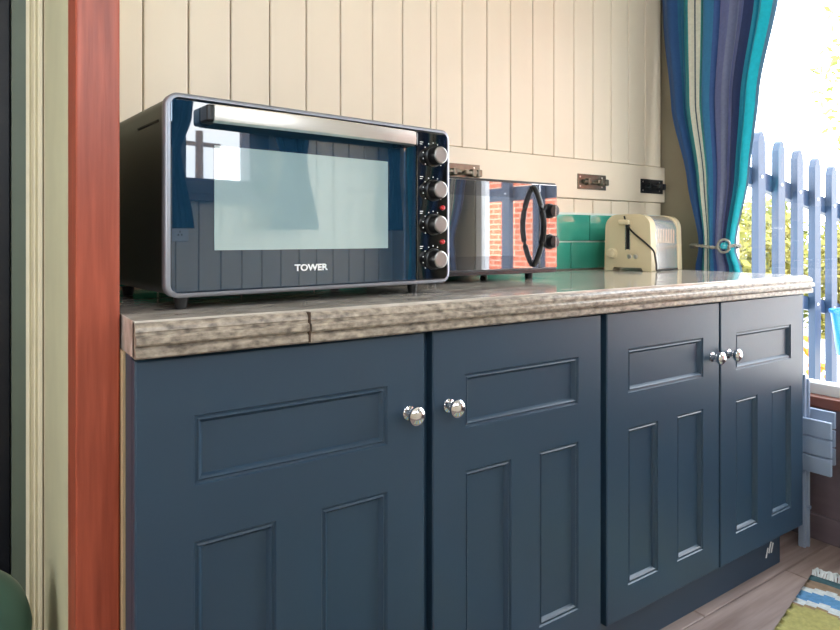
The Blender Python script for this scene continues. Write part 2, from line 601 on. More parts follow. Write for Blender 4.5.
def cabinet_door(parent, x0, x1, knob_right):
    T = .02
    m = .0745 if x1 - x0 < .48 else .08
    zt0, zt1 = .638, .741
    zl0, zl1 = .19, .556
    ms = .078
    xm = (x0 + x1) / 2
    holes = [(x0 + m, x1 - m, zt0, zt1), (x0 + m, xm - ms / 2, zl0, zl1), (xm + ms / 2, x1 - m, zl0, zl1)]
    b = B()
    c = .0025
    P = lambda x, d, z: Vector((x, DY + d, z))

    def q(xa, xb, za, zb, d=0):
        b.quad(P(xa, d, za), P(xb, d, za), P(xb, d, zb), P(xa, d, zb))
    q(x0 + c, x0 + m, DZ0 + c, DZ1 - c)
    q(x1 - m, x1 - c, DZ0 + c, DZ1 - c)
    q(x0 + m, x1 - m, zt1, DZ1 - c)
    q(x0 + m, x1 - m, zl1, zt0)
    q(x0 + m, x1 - m, DZ0 + c, zl0)
    q(xm - ms / 2, xm + ms / 2, zl0, zl1)
    lo = [(x0, x1, DZ0, DZ1)]

    def loop(r0, d0, r1, d1):
        a = [P(r0[0], d0, r0[2]), P(r0[1], d0, r0[2]), P(r0[1], d0, r0[3]), P(r0[0], d0, r0[3])]
        e = [P(r1[0], d1, r1[2]), P(r1[1], d1, r1[2]), P(r1[1], d1, r1[3]), P(r1[0], d1, r1[3])]
        for i in range(4):
            j = (i + 1) % 4
            b.quad(a[i], a[j], e[j], e[i])
    ins = lambda r, k: (r[0] + k, r[1] - k, r[2] + k, r[3] - k)
    R = (x0, x1, DZ0, DZ1)
    loop(ins(R, c), 0, R, c)
    loop(R, c, R, T)
    q(x0, x1, DZ0, DZ1, T)
    prof = [(0, 0), (.002, .003), (.005, .0035), (.0075, .0015), (.0105, .0045), (.0135, .009)]
    for h in holes:
        for (k0, d0), (k1, d1) in zip(prof, prof[1:]):
            loop(ins(h, k0), d0, ins(h, k1), d1)
    d = b.build('door', 'cabinet_paint', parent)
    for h in holes:
        k = ins(h, .0132)
        B().box(k[0], k[1], DY + .009, DY + .016, k[2], k[3]).build('panel', 'cabinet_paint', d)
    kx = x1 - .036 if knob_right else x0 + .036
    prof = [(0, .0125), (.002, .0125), (.004, .0075), (.012, .0055), (.016, .007), (.019, .0135), (.024, .0165), (.030, .0165), (.0335, .013), (.0355, .007), (.036, 0)]
    B().lathe(prof, (kx, DY, .687), (0, -1, 0), 28).build('knob', 'chrome', d, smooth=True)
    return d


def cabinet(label, x0, x1, doors):
    t = thing('base_cabinet', label, 'cabinet', ((x0 + x1) / 2, 1.2, 0), group='navy base cabinets')
    b = B().box(x0, x0 + .018, .978, 1.56, .118, .833).box(x1 - .018, x1, .978, 1.56, .118, .833)
    b.box(x0 + .018, x1 - .018, .978, 1.56, .118, .136).box(x0 + .018, x1 - .018, 1.545, 1.56, .136, .833)
    b.box(x0 + .018, x1 - .018, .978, 1.06, .815, .833)
    xm = (doors[0][1] + doors[1][0]) / 2
    b.box(xm - .012, xm + .012, .978, 1.0, .136, .815)
    b.build('carcass', 'cabinet_paint', t)
    for a in doors:
        cabinet_door(t, *a)
    B().box(x0, x1 - .05, 1.0, 1.018, 0, .117, .001).build('plinth', 'cabinet_paint', t)
    return t


c1 = cabinet('navy double-door base cabinet below the toaster oven', .176, 1.158, [(.176, .667, True), (.685, 1.150, False)])
c2 = cabinet('navy double-door base cabinet at the window end', 1.160, 2.083, [(1.170, 1.624, True), (1.631, 2.083, False)])
B().box(.172, .1755, 1.022, 1.4, .01, .833).build('side_edging', 'raw_edge', c1)
# chipped paint on the plinth
for (a, z, l) in ((1.955, .05, .03), (1.972, .062, .034), (1.985, .058, .03)):
    B().obox((a, .9995, z), (.006, .001, l), Matrix.Rotation(math.radians(22), 3, 'Y')).build('paint_chip', 'white_print', c2)

# worktop: slab plus shaped front edging in two lengths
CT, CB = .886, .8335
wt = thing('worktop', 'grey-brown stone-effect laminate worktop along the navy cabinets', 'worktop', (1.1, 1.25, CB))
B().box(.1735, 2.09, .948, 1.583, CB, CT - .0005, .001).build('slab', 'laminate', wt)
eprof = [(0, 0), (-.019, 0), (-.022, .003), (-.022, .0125), (-.0175, .0155), (-.0175, .0175), (-.026, .0195), (-.027, .0215), (-.027, .0285),
         (-.025, .031), (-.0195, .0325), (-.0195, .036), (-.021, .0375), (-.0195, .043), (-.015, .0475), (-.008, .0498), (0, .0500)]
for xa, xb, dz, dy in ((.1735, .428, .0, 0.0), (.4325, 2.108, -.0015, .0015)):
    e = B()
    e.extrude(eprof, lambda a, c, X=xa: Vector((X, .958 + a + dy, CB + c + dz)), lambda a, c, X=xb: Vector((X, .958 + a + dy, CB + c + dz)))
    e.build('edging', 'laminate_edge', wt)
B().box(.4285, .432, .936, .958, CB + .001, CT - .004).build('edging_gap', 'laminate_core', wt)
e = B()
e.extrude([(-a - .958 + .958, c) for a, c in eprof], lambda a, c: Vector((2.088 + a * .8, .9585, CB + c - .0015)), lambda a, c: Vector((2.088 + a * .8, 1.583, CB + c - .0015)))
e.build('end_edging', 'laminate_edge', wt)


# ------------------------------------------------------------------ text helper
def text_mesh(s, size, m, bold=0.0):
    cu = bpy.data.curves.new('lettering', 'FONT')
    cu.body = s
    cu.size = size
    cu.align_x = 'CENTER'
    cu.extrude = .0004
    cu.offset = bold
    o = bpy.data.objects.new('lettering', cu)
    COL.objects.link(o)
    dg = bpy.context.evaluated_depsgraph_get()
    me = bpy.data.meshes.new_from_object(o.evaluated_get(dg))
    bpy.data.objects.remove(o)
    me.materials.clear()
    me.materials.append(MATS[m])
    me.transform(Matrix.Rotation(math.radians(90), 4, 'X'))
    return me


# ------------------------------------------------------------------ toaster oven
def toaster_oven():
    X0, X1, Y0, Y1, Z0, Z1 = .234, .823, 1.060, 1.450, .906, 1.2275
    t = thing('toaster_oven', 'large black countertop oven with steel handle and four knobs', 'oven', ((X0 + X1) / 2, Y0, CT), math.radians(4.9))
    W, H = X1 - X0, Z1 - Z0
    cx, cz = (X0 + X1) / 2, (Z0 + Z1) / 2
    # body: rounded-rect shell set behind the front frame
    b = B()
    o = rrect(W - .006, H - .006, .018)
    b.extrude(o, lambda a, c: Vector((cx + a, Y0 + .02, cz + c)), lambda a, c: Vector((cx + a, Y1, cz + c)))
    b.build('body', 'black_metal', t, smooth=30)
    # vents pressed into the side near the top
    for z in (1.186, ):
        B().box(X0 + .0015, X0 + .004, Y0 + .045, Y0 + .155, z, z + .0035).build('vent_slot', 'cabinet_inside', t)
    # front frame rim
    b = B()
    oo, ii = rrect(W, H, .02), rrect(W - .014, H - .014, .014)
    n = len(oo)
    for (p, q, ya, yb) in ((oo, oo, Y0 + .02, Y0 + .003), (oo, None, Y0 + .003, Y0)):
        if q is not None:
            for i in range(n):
                j = (i + 1) % n
                b.quad((cx + p[i][0], ya, cz + p[i][1]), (cx + p[j][0], ya, cz + p[j][1]), (cx + p[j][0], yb, cz + p[j][1]), (cx + p[i][0], yb, cz + p[i][1]))
        else:
            mid = rrect(W - .005, H - .005, .018)
            for A, C, y_a, y_b in ((oo, mid, ya, yb), (mid, ii, yb, yb), (ii, ii, yb, yb + .01)):
                for i in range(n):
                    j = (i + 1) % n
                    b.quad((cx + A[i][0], y_a, cz + A[i][1]), (cx + A[j][0], y_a, cz + A[j][1]), (cx + C[j][0], y_b, cz + C[j][1]), (cx + C[i][0], y_b, cz + C[i][1]))
    b.build('front_frame', 'rim_steel', t, smooth=50)
    xd = 0.7331
    # door
    d = B().box(X0 + .008, xd - .001, Y0 + .002, Y0 + .018, Z0 + .008, Z1 - .009, .002).build('door', 'dark_glass', t)
    B().box(0.3109, 0.6599, Y0 + .0008, Y0 + .004, .980, 1.150).build('viewing_pane', 'pane_grey', d)
    me = text_mesh('TOWER', .0185, 'white_print', .0006)
    me.transform(Matrix.Diagonal((1.0, 1, .86, 1)))
    link('lettering', me, d, Vector((0.4890, Y0 + .0012, .942)) - t.location)
    # handle: curved flat bar on two end brackets
    hb = B()
    hz0, hz1 = 1.181, 1.211
    N = 14
    xs = [0.2974 + 0.4051 * i / N for i in range(N + 1)]
    for i in range(N):
        xa, xb = xs[i], xs[i + 1]
        ya = Y0 - .030 - .006 * math.sin(math.pi * i / N)
        yb = Y0 - .030 - .006 * math.sin(math.pi * (i + 1) / N)
        v = []
        for X, Yc in ((xa, ya), (xb, yb)):
            v.append([(X, Yc + .004, hz0), (X, Yc - .004, hz0 + .003), (X, Yc - .0055, (hz0 + hz1) / 2), (X, Yc - .004, hz1 - .003), (X, Yc + .004, hz1)])
        for k in range(4):
            hb.quad(v[0][k], v[1][k], v[1][k + 1], v[0][k + 1])
        hb.quad(v[0][4], v[1][4], v[1][0], v[0][0])
        if i == 0:
            hb.quad(*v[0][:])
        if i == N - 1:
            hb.quad(*v[1][:])
    hn = hb.build('handle', 'brushed_steel', d, smooth=50)
    for X in (0.2974, 0.7025):
        B().box(X - .010, X + .010, Y0 - .030, Y0 + .003, hz0 + .001, hz1 - .001, .004).build('handle_bracket', 'black_plastic', d)
    # control panel
    B().box(xd + .0005, X1 - .008, Y0 + .001, Y0 + .016, Z0 + .008, Z1 - .009, .0015).build('control_panel', 'black_gloss', t)
    for z in (1.170, 1.099, 1.028, .956):
        kx = 0.7763
        k = B().lathe([(0, .0225), (.004, .0225), (.006, .0195), (.022, .0185), (.024, .017)], (kx, Y0 + .001, z), (0, -1, 0), 32).build('knob', 'black_plastic', t, smooth=True)
        B().lathe([(.0235, .0178), (.026, .0172), (.027, .0145), (.0262, .0142), (.0262, 0)], (kx, Y0 + .001, z), (0, -1, 0), 32).build('knob_cap', 'knob_cap', k, smooth=30)
        # dial scale printed round the knob
        b = B()
        for a in range(-130, 131, 26):
            r = math.radians(a)
            px, pz = kx - .0275 * math.sin(r), z + .0275 * math.cos(r)
            b.box(px - .0011, px + .0011, Y0 + .0004, Y0 + .0012, pz - .0011, pz + .0011)
        b.box(0.7409, 0.7492, Y0 + .0004, Y0 + .0012, z + .026, z + .0275).box(0.7409, 0.7472, Y0 + .0004, Y0 + .0012, z + .022, z + .0235)
        b.build('dial_marks', 'white_print', t)
    for z in (1.0635, .992):
        B().lathe([(0, .0055), (.003, .0055), (.0055, .004), (.0065, 0)], (0.8012, Y0 + .001, z), (0, -1, 0), 16).build('indicator_lamp', 'red_lamp', t, smooth=True)
    for X in (X0 + .035, X1 - .075):
        for Y in (Y0 + .035, Y1 - .05):
            B().lathe([(0, .009), (.012, .011), (.0182, .012)], (X, Y, CT), (0, 0, 1), 16).build('foot', 'black_plastic', t, smooth=40)


toaster_oven()


# ------------------------------------------------------------------ microwave
def microwave():
    X0, X1, Y0, Y1, Z0, Z1 = .888, 1.334, 1.265, 1.56, .903, 1.153
    t = thing('microwave_oven', 'black mirror-fronted microwave between the large oven and the toaster', 'microwave', ((X0 + X1) / 2, (Y0 + Y1) / 2, CT))
    B().box(X0, X1, Y0 + .02, Y1, Z0, Z1, .004).build('body', 'black_metal', t)
    B().box(X0, X1, Y0 + .002, Y0 + .0195, Z0 + .001, Z1 + .001, .004).build('front_frame', 'black_plastic', t)
    xd = 1.262
    d = B().box(X0 + .004, xd - .001, Y0 - .004, Y0 + .004, Z0 + .014, Z1 - .005, .002).build('door', 'mirror_black', t)
    B().box(X0 + .03, 1.17, Y0 - .0046, Y0 - .0035, Z0 + .05, Z1 - .045).build('viewing_pane', 'mirror_pane', d)
    hb = B()
    pts = []
    for i in range(17):
        a = i / 16
        z = Z0 + .022 + a * (Z1 - Z0 - .036)
        pts.append((1.238, Y0 - .006 - .038 * math.sin(math.pi * a) ** .8, z))
    hb.tube(pts, .008, 10, flat=(.009, .006))
    hb.build('handle', 'black_plastic', d, smooth=True)
    B().box(xd + .001, X1 - .003, Y0 - .004, Y0 + .004, Z0 + .014, Z1 - .005, .002).build('control_panel', 'mirror_black', t)
    for z in (1.075, .990):
        k = B().lathe([(0, .021), (.004, .021), (.006, .018), (.022, .0165), (.024, .0)], (1.300, Y0 - .004, z), (0, -1, 0), 28).build('knob', 'black_plastic', t, smooth=True)
        B().box(1.2985, 1.3015, Y0 - .029, Y0 - .027, z - .014, z + .014).build('pointer', 'knob_cap', k)
    B().box(X0 + .004, X1 - .004, Y0 - .003, Y0 + .003, Z0 + .002, Z0 + .013, .001).build('lower_trim', 'rim_dark', t)
    for X in (X0 + .05, X1 - .06):
        for Y in (Y0 + .05, Y1 - .05):
            B().lathe([(0, .010), (.0155, .012)], (X, Y, CT), (0, 0, 1), 14).build('foot', 'black_plastic', t, smooth=40)


mat('mirror_pane', (178, 178, 180), rough=.02, metal=.9, var=.01)
mat('rim_dark', (70, 72, 76), rough=.25, metal=.8, var=.02)
microwave()


# ------------------------------------------------------------------ toaster
def toaster():
    L, D, H = .262, .172, .196
    t = thing('toaster', 'cream and polished steel two-slot toaster by the curtain', 'toaster', (1.862, 1.336, CT), math.radians(12))
    # local axes: x along the length, y into the wall, origin at the near corner of the control end

    def shell(x0, x1, inset, h, foot):
        """cross-section with rounded shoulders, arched foot cut-out"""
        a, e = inset, D - inset
        pts = [(a, 0.0)]
        r = .045
        for i in range(8):
            an = math.radians(180 - 90 * i / 7)
            pts.append((a + .004 + r + r * math.cos(an), h - r + r * math.sin(an)))
        for i in range(8):
            an = math.radians(90 - 90 * i / 7)
            pts.append((e - .004 - r + r * math.cos(an), h - r + r * math.sin(an)))
        pts.append((e, 0.0))
        if foot:
            pts += [(e - .03, 0), (e - .036, .012), (a + .036, .012), (a + .03, 0)]
        b = B()
        b.extrude(pts, lambda p, q: Vector((x0, p, q)), lambda p, q: Vector((x1, p, q)))
        return b

    def bevel(b, off):
        es = [e for e in b.bm.edges if len(e.link_faces) == 2 and e.calc_face_angle(0) > .9 and
              abs((e.verts[0].co - e.verts[1].co).x) < 1e-5 and max(v.co.z for v in e.verts) > .02]
        bmesh.ops.bevel(b.bm, geom=es, offset=off, segments=3, profile=.5, affect='EDGES')
        return b
    bevel(shell(0, .040, 0, H, True), .012).build('control_end', 'cream_enamel', t, smooth=45, local=True)
    bevel(shell(L - .028, L, 0, H, True), .012).build('plain_end', 'cream_enamel', t, smooth=45, local=True)
    shell(.037, L - .025, .003, H - .004, False).build('steel_cover', 'toaster_steel', t, smooth=45, local=True)
    B().box(.07, L - .04, .004, D - .004, .004, .012).build('crumb_tray', 'toaster_steel', t, local=True)
    for yc in (.062, .110):
        B().box(.050, L - .04, yc - .014, yc + .014, H - .006, H - .0035).build('slot', 'cabinet_inside', t, local=True)
    # embossed ribs on the steel side
    for i in range(7):
        x = .060 + i * .022
        B().box(x, x + .006, .0015, .0045, .095, H - .05, .0015).build('rib', 'toaster_steel', t, local=True)
    # lever slot and lever
    B().box(-.0012, .002, .078, .090, .075, .165, .0005).build('lever_slot', 'cabinet_inside', t, local=True)
    B().box(-.0022, .0005, .0745, .0775, .072, .168).box(-.0022, .0005, .0905, .0935, .072, .168).build('lever_trim', 'toaster_steel', t, local=True)
    B().box(-.020, .001, .074, .112, .160, .178, .005).build('lever', 'cream_enamel', t, local=True, smooth=50)
    B().lathe([(0, .020), (.004, .020), (.006, .016), (.018, .0145), (.021, .010), (.021, 0)], (0, .143, .060), (-1, 0, 0), 24).build('timer_knob', 'cream_enamel', t, smooth=40, local=True)
    for yy in (.078, .056):
        B().lathe([(0, .0078), (.003, .0078), (.004, .005), (.004, 0)], (0, yy, .050), (-1, 0, 0), 16).build('button', 'brushed_steel', t, smooth=40, local=True)
    # cord looped over the control end and along the side
    pts = [(-.006, .094, .19), (-.007, .088, .168), (-.007, .078, .150), (-.007, .062, .133), (-.007, .044, .118), (-.007, .026, .104), (-.006, .010, .090), (.004, -.006, .070), (.014, -.007, .045),
           (.020, -.008, .022), (.022, -.008, .005), (.040, -.012, .004), (.09, -.006, .0045), (.15, -.009, .004), (.21, -.006, .004)]
    s = []
    for i in range(len(pts) - 1):
        p0, p1, p2, p3 = (Vector(pts[max(i - 1, 0)]), Vector(pts[i]), Vector(pts[i + 1]), Vector(pts[min(i + 2, len(pts) - 1)]))
        for k in range(4):
            u = k / 4
            s.append(.5 * ((2 * p1) + (p2 - p0) * u + (2 * p0 - 5 * p1 + 4 * p2 - p3) * u * u + (3 * p1 - p0 - 3 * p2 + p3) * u ** 3))
    B().tube(s, .0032, 8).build('power_cord', 'cord_black', t, smooth=True, local=True)


toaster()


# ------------------------------------------------------------------ bolts on the hatch rail
def slide_bolt(x, label, m, length=.155, flip=False):
    z = 1.2065
    t = thing('slide_bolt', label, 'bolt', (x, WY - .006, z), group='slide bolts on the hatch rail')
    y0 = WY - .0065
    B().box(x, x + length, y0 - .003, y0, z - .028, z + .028, .001).build('back_plate', m, t)
    a, c = (x + .02, x + length - .004) if not flip else (x - .02, x + length - .03)
    B().lathe([(0, .007), (c - a, .007)], (a, y0 - .012, z), (1, 0, 0), 14).build('bolt_bar', m, t, smooth=40)
    for p in (.045, length - .035, length - .012):
        B().box(x + p - .009, x + p + .009, y0 - .021, y0 - .002, z - .012, z + .012, .004).build('keeper', m, t)
    B().lathe([(0, .004), (.014, .004), (.016, .007), (.024, .006), (.026, 0)], (x + .075, y0 - .014, z), (0, -1, 0), 14).build('bolt_knob', m, t, smooth=40)
    for p in (.012, length - .024):
        for dz in (-.017, .017):
            B().lathe([(0, .0035), (.001, .0032), (.0015, 0)], (x + p, y0 - .003, z + dz), (0, -1, 0), 10).build('screw', 'brushed_steel', t)


slide_bolt(1.170, 'bronze slide bolt above the microwave, beside the large oven', 'aged_brass')
slide_bolt(1.786, 'bronze slide bolt on the cream rail between microwave and toaster', 'aged_brass')
slide_bolt(2.150, 'black slide bolt on the cream rail above the toaster', 'black_iron', .142)


# ------------------------------------------------------------------ curtains
def curtain(name, label, prof, m, place, amp=.028, pleats=9, group=None, extra=None):
    """prof: list of (z, a, b) – cloth spans a..b along the wall at height z. place(a, d, z) -> world"""
    NS, NZ = 150, 60
    zs = [prof[0][0] + (prof[-1][0] - prof[0][0]) * i / NZ for i in range(NZ + 1)]

    def at(z):
        for (z0, a0, b0), (z1, a1, b1) in zip(prof, prof[1:]):
            if z1 <= z <= z0:
                k = (z0 - z) / (z0 - z1)
                k = k * k * (3 - 2 * k) * .5 + k * .5
                return a0 + (a1 - a0) * k, b0 + (b1 - b0) * k
        return prof[-1][1:]
    bm = bmesh.new()
    uvl = bm.loops.layers.uv.new('UVMap')
    grid = []
    w0 = abs(prof[0][2] - prof[0][1])
    for iz, z in enumerate(zs):
        a, b = at(z)
        sq = abs(b - a) / w0
        rowv = []
        for i in range(NS + 1):
            s = i / NS
            ph = 2 * math.pi * pleats * (s + .02 * math.sin(7 * s + z))
            A = amp * (.55 + .45 * sq) * (.75 + .25 * math.sin(5 * s + 2))
            d = A * math.sin(ph) + .35 * A * math.sin(2.3 * ph + 3 * z)
            e = .10 * (b - a) / pleats * math.cos(ph)
            round_ = -.035 * (1 - sq) * math.sin(math.pi * s)
            rowv.append(bm.verts.new(place(a + (b - a) * s + e, d + round_, z)))
        grid.append(rowv)
    for j in range(NZ):
        for i in range(NS):
            f = bm.faces.new((grid[j][i], grid[j][i + 1], grid[j + 1][i + 1], grid[j + 1][i]))
            f.smooth = True
            for l, (ii, jj) in zip(f.loops, ((i, j), (i + 1, j), (i + 1, j + 1), (i, j + 1))):
                l[uvl].uv = (ii / NS, jj / NZ)
    me = bpy.data.meshes.new(name)
    bm.to_mesh(me)
    bm.free()
    me.materials.append(MATS[m])
    o = link(name, me)
    md = o.modifiers.new('cloth_thickness', 'SOLIDIFY')
    md.thickness = .0015
    tag(o, label, 'curtain', group)
    return o


ramp_mat('striped_cloth', [(0, (34, 52, 98)), (.06, (44, 92, 150)), (.16, (34, 112, 152)), (.235, (30, 150, 160)), (.30, (225, 226, 212)), (.325, (70, 92, 104)),
                           (.335, (225, 226, 212)), (.375, (64, 158, 158)), (.43, (54, 128, 172)), (.50, (62, 98, 158)), (.56, (104, 114, 156)), (.64, (122, 130, 160)),
                           (.73, (92, 104, 150)), (.77, (36, 54, 100)), (.81, (36, 150, 172)), (.92, (10, 186, 200)), (.97, (96, 134, 160))], rough=.75, sheen=.2)
curtain('window_curtain', 'tied-back teal, blue and purple striped curtain at the window',
        [(2.10, 1.585, 1.07), (1.86, 1.568, 1.106), (1.51, 1.525, 1.176), (1.22, 1.45, 1.21), (.985, 1.395, 1.258), (.955, 1.397, 1.258), (.885, 1.412, 1.235), (.60, 1.44, 1.20)],
        'striped_cloth', lambda a, d, z: Vector((2.235 + d, a, z)), amp=.018, pleats=6)
curtain('window_curtain', 'striped curtain at the far end of the window, mirrored in the microwave',
        [(2.10, -.20, -.55), (1.51, -.25, -.55), (1.22, -.32, -.54), (.985, -.40, -.52), (.60, -.34, -.55)],
        'striped_cloth', lambda a, d, z: Vector((2.235 + d, a, z)), amp=.018, pleats=5)
# rod
rd = thing('curtain_rod', 'dark metal curtain rod above the window', 'curtain rod', (2.235, .05, 2.12))
B().lathe([(0, .009), (2.10, .009)], (2.235, -.55, 2.12), (0, 1, 0), 14).build('rod', 'black_iron', rd, smooth=40)
for yy in (-.50, 1.53):
    B().box(2.227, WX + .0, yy - .008, yy + .008, 2.112, 2.128).build('bracket', 'black_iron', rd)

# tieback: twisted cord with a ringed turquoise stone
tb = thing('curtain_tieback', 'twisted grey tieback with turquoise ring round the striped curtain', 'tieback', (2.235, 1.327, .97))


def tie_pt(a):
    return Vector((2.224 - .068 * math.cos(a), 1.327 + .086 * math.sin(a), .970 + .004 * math.sin(3 * a)))


for ph in (0, math.pi):
    pts = []
    for i in range(73):
        a = 2 * math.pi * i / 72
        p = tie_pt(a)
        n = Vector((math.cos(a), -math.sin(a), 0))
        q = 22 * a + ph
        pts.append(p - n * .003 * math.cos(q) + Vector((0, 0, .004 * math.sin(q))))
    B().tube(pts, .0036, 7).build('cord', 'rope_grey', tb, smooth=True)
ctr = Vector((2.172, 1.262, .972))
nrm = Vector((-.83, -.56, 0)).normalized()
uu = Vector((-nrm.y, nrm.x, 0))
B().tube([ctr + uu * .02 * math.cos(2 * math.pi * i / 32) + Vector((0, 0, .023 * math.sin(2 * math.pi * i / 32))) for i in range(33)], .0042, 8).build('ring', 'rope_grey', tb, smooth=True)
B().lathe([(0, .013), (.004, .012), (.007, .007), (.008, 0)], ctr - nrm * .002, nrm, 20).build('stone', 'turquoise_stone', tb, smooth=True)

# navy curtains on the wall opposite (mirrored in the oven)
for lab, a0, a1 in (('navy tied curtain left of the small opposite window', 1.075, .80), ('navy tied curtain right of the small opposite window', 1.31, 1.64),
                    ('navy tied curtain in the corner opposite the worktop', 2.08, 2.20)):
    mid = (a0 + a1) / 2
    curtain('navy_curtain', lab, [(2.02, a0, a1), (1.5, a0 + (a1 - a0) * .25, a1 - (a1 - a0) * .15), (1.36, a0 + (a1 - a0) * .42, a1 - (a1 - a0) * .2), (1.04, a0 + (a1 - a0) * .2, a1)],
            'navy_fabric', lambda a, d, z: Vector((a, BY + .085 + d, z)), amp=.02, pleats=5, group='navy curtains on the opposite wall')

# wall socket on the opposite wall
ws = thing('wall_socket', 'white double socket on the opposite wall, mirrored in the oven', 'socket', (.94, BY, .985))
B().box(.885, 1.031, BY, BY + .012, .985, 1.071, .003).build('face_plate', 'white_plastic', ws)
for sx in (.923, .993):
    B().box(sx - .010, sx - .004, BY + .0115, BY + .0125, 1.01, 1.017).box(sx + .004, sx + .010, BY + .0115, BY + .0125, 1.01, 1.017).box(sx - .002, sx + .002, BY + .0115, BY + .0125, 1.022, 1.031).build('pin_hole', 'cabinet_inside', ws)
    B().box(sx - .006, sx + .006, BY + .012, BY + .016, 1.042, 1.058, .001).build('rocker_switch', 'white_plastic', ws)

# ------------------------------------------------------------------ folded chair between cabinet and window
def folding_chair():
    t = thing('folding_chair', 'folded blue-grey slatted chair stored beside the end cabinet', 'chair', (2.19, 1.12, 0))
    y0, y1 = .925, 1.30
    for yy in (.998, 1.28):
        B().box(2.188, 2.200, yy, yy + .022, .0, .56, .003).build('leg', 'chair_paint', t)
        B().box(2.205, 2.216, yy - .004, yy + .016, .0, .545, .003).build('leg', 'chair_paint', t)
    B().lathe([(0, .006), (.30, .006)], (2.208, .99, .13), (0, 1, 0), 10).build('stretcher', 'chair_paint', t)
    B().lathe([(0, .004), (.30, .004)], (2.206, .99, .30), (0, 1, 0), 10).build('pivot_rod', 'brushed_steel', t)
    for k in range(3):
        z = .258 + k * .0575
        B().box(2.168, 2.182, .914, 1.32, z, z + .053, .003).build('seat_slat', 'chair_paint', t)
    for k in range(3):
        z = .280 + k * .0575
        B().box(2.220, 2.234, .925, 1.32, z, z + .053, .003).build('backrest_slat', 'chair_paint', t)
    for yy in (1.03, 1.25):
        B().box(2.2345, 2.246, yy, yy + .02, .25, .48, .002).build('backrest_rail', 'chair_paint', t)


folding_chair()

# ------------------------------------------------------------------ rug
ramp_mat('rug_weave', [(0, (89, 128, 137)), (.02, (182, 158, 135)), (.05, (235, 240, 240)), (.07, (119, 177, 219)), (.105, (235, 240, 240)), (.125, (182, 156, 123)), (.13, (202, 195, 128)),
                       (.24, (223, 240, 235)), (.29, (128, 179, 205)), (.34, (202, 195, 128)), (.46, (182, 158, 135)), (.52, (235, 240, 240)), (.58, (119, 177, 219)), (.65, (202, 195, 128)),
                       (.8, (128, 179, 205)), (.9, (202, 195, 128))], rough=.95, var=.3)


def rug():
    t = thing('woven_rug', 'flat-woven olive and blue rug with white fringe on the floor', 'rug', (2.022, .905, 0), math.radians(11.5 + 180))
    L, Wd = 1.5, .8
    bm = bmesh.new()
    uvl = bm.loops.layers.uv.new('UVMap')
    # local x runs away from the fringed end, y across; toothed colour bands come from stepped uv
    NX, NY = 150, 60
    g = [[bm.verts.new((L * i / NX, Wd * j / NY, .006 + .0012 * math.sin(i * 1.3) * math.cos(j * .9))) for j in range(NY + 1)] for i in range(NX + 1)]
    for i in range(NX):
        for j in range(NY):
            f = bm.faces.new((g[i][j], g[i + 1][j], g[i + 1][j + 1], g[i][j + 1]))
            f.smooth = True
            sh = .012 * ([0, 1, 2, 1][(j // 2) % 4] / 2 - .5)
            sh = sh if i > 5 else 0
            for l, (ii, jj) in zip(f.loops, ((i, j), (i + 1, j), (i + 1, j + 1), (i, j + 1))):
                l[uvl].uv = (max(0.001, (ii + .01) / NX + sh), jj / NY)
    bmesh.ops.solidify(bm, geom=bm.faces[:], thickness=.005)
    me = bpy.data.meshes.new('weave')
    bm.to_mesh(me)
    bm.free()
    me.materials.append(MATS['rug_weave'])
    link('weave', me, t)
    for end, sg in ((0, -1), (L, 1)):
        b = B()
        for k in range(110):
            yv = Wd * (k + .5) / 110
            for q in range(2):
                pts = [(end, yv, .005), (end + sg * .016, yv + random.uniform(-.006, .006), .012 + random.uniform(0, .010)),
                       (end + sg * .034, yv + random.uniform(-.010, .010), .007 + random.uniform(0, .010)), (end + sg * .050, yv + random.uniform(-.012, .012), .003)]
                b.tube(pts, .0028, 5)
        f = b.build('fringe', 'fringe_white', t, smooth=True, local=True)
        f['kind'] = 'stuff'


rug()

# ------------------------------------------------------------------ green bin at the left edge
bn = thing('pedal_bin', 'dark green pedal bin with domed lid at the left edge', 'bin', (-.032, 1.34, 0))
B().lathe([(0, .088), (.01, .093), (.30, .102), (.306, .104)], (-.032, 1.34, 0), (0, 0, 1), 40).build('bin_body', 'bin_green', bn, smooth=40)
B().lathe([(.307, .107), (.318, .108), (.33, .106)] + [(.33 + .10 * math.sin(math.radians(a)), .104 * math.cos(math.radians(a))) for a in range(10, 90, 10)] + [(.43, 0)],
          (-.032, 1.34, 0), (0, 0, 1), 40).build('domed_lid', 'bin_green', bn, smooth=30)
B().box(-.052, .008, 1.21, 1.262, .012, .02, .003).build('pedal', 'black_plastic', bn)

# ------------------------------------------------------------------ outdoors
struct(B().box(WX + .1, 30, -20, 25, -.35, -.15).box(-20, WX + .1, -20, BY - .1, -.35, -.15).build('ground', 'ground_pale'), 'pale paved ground outside', 'ground')


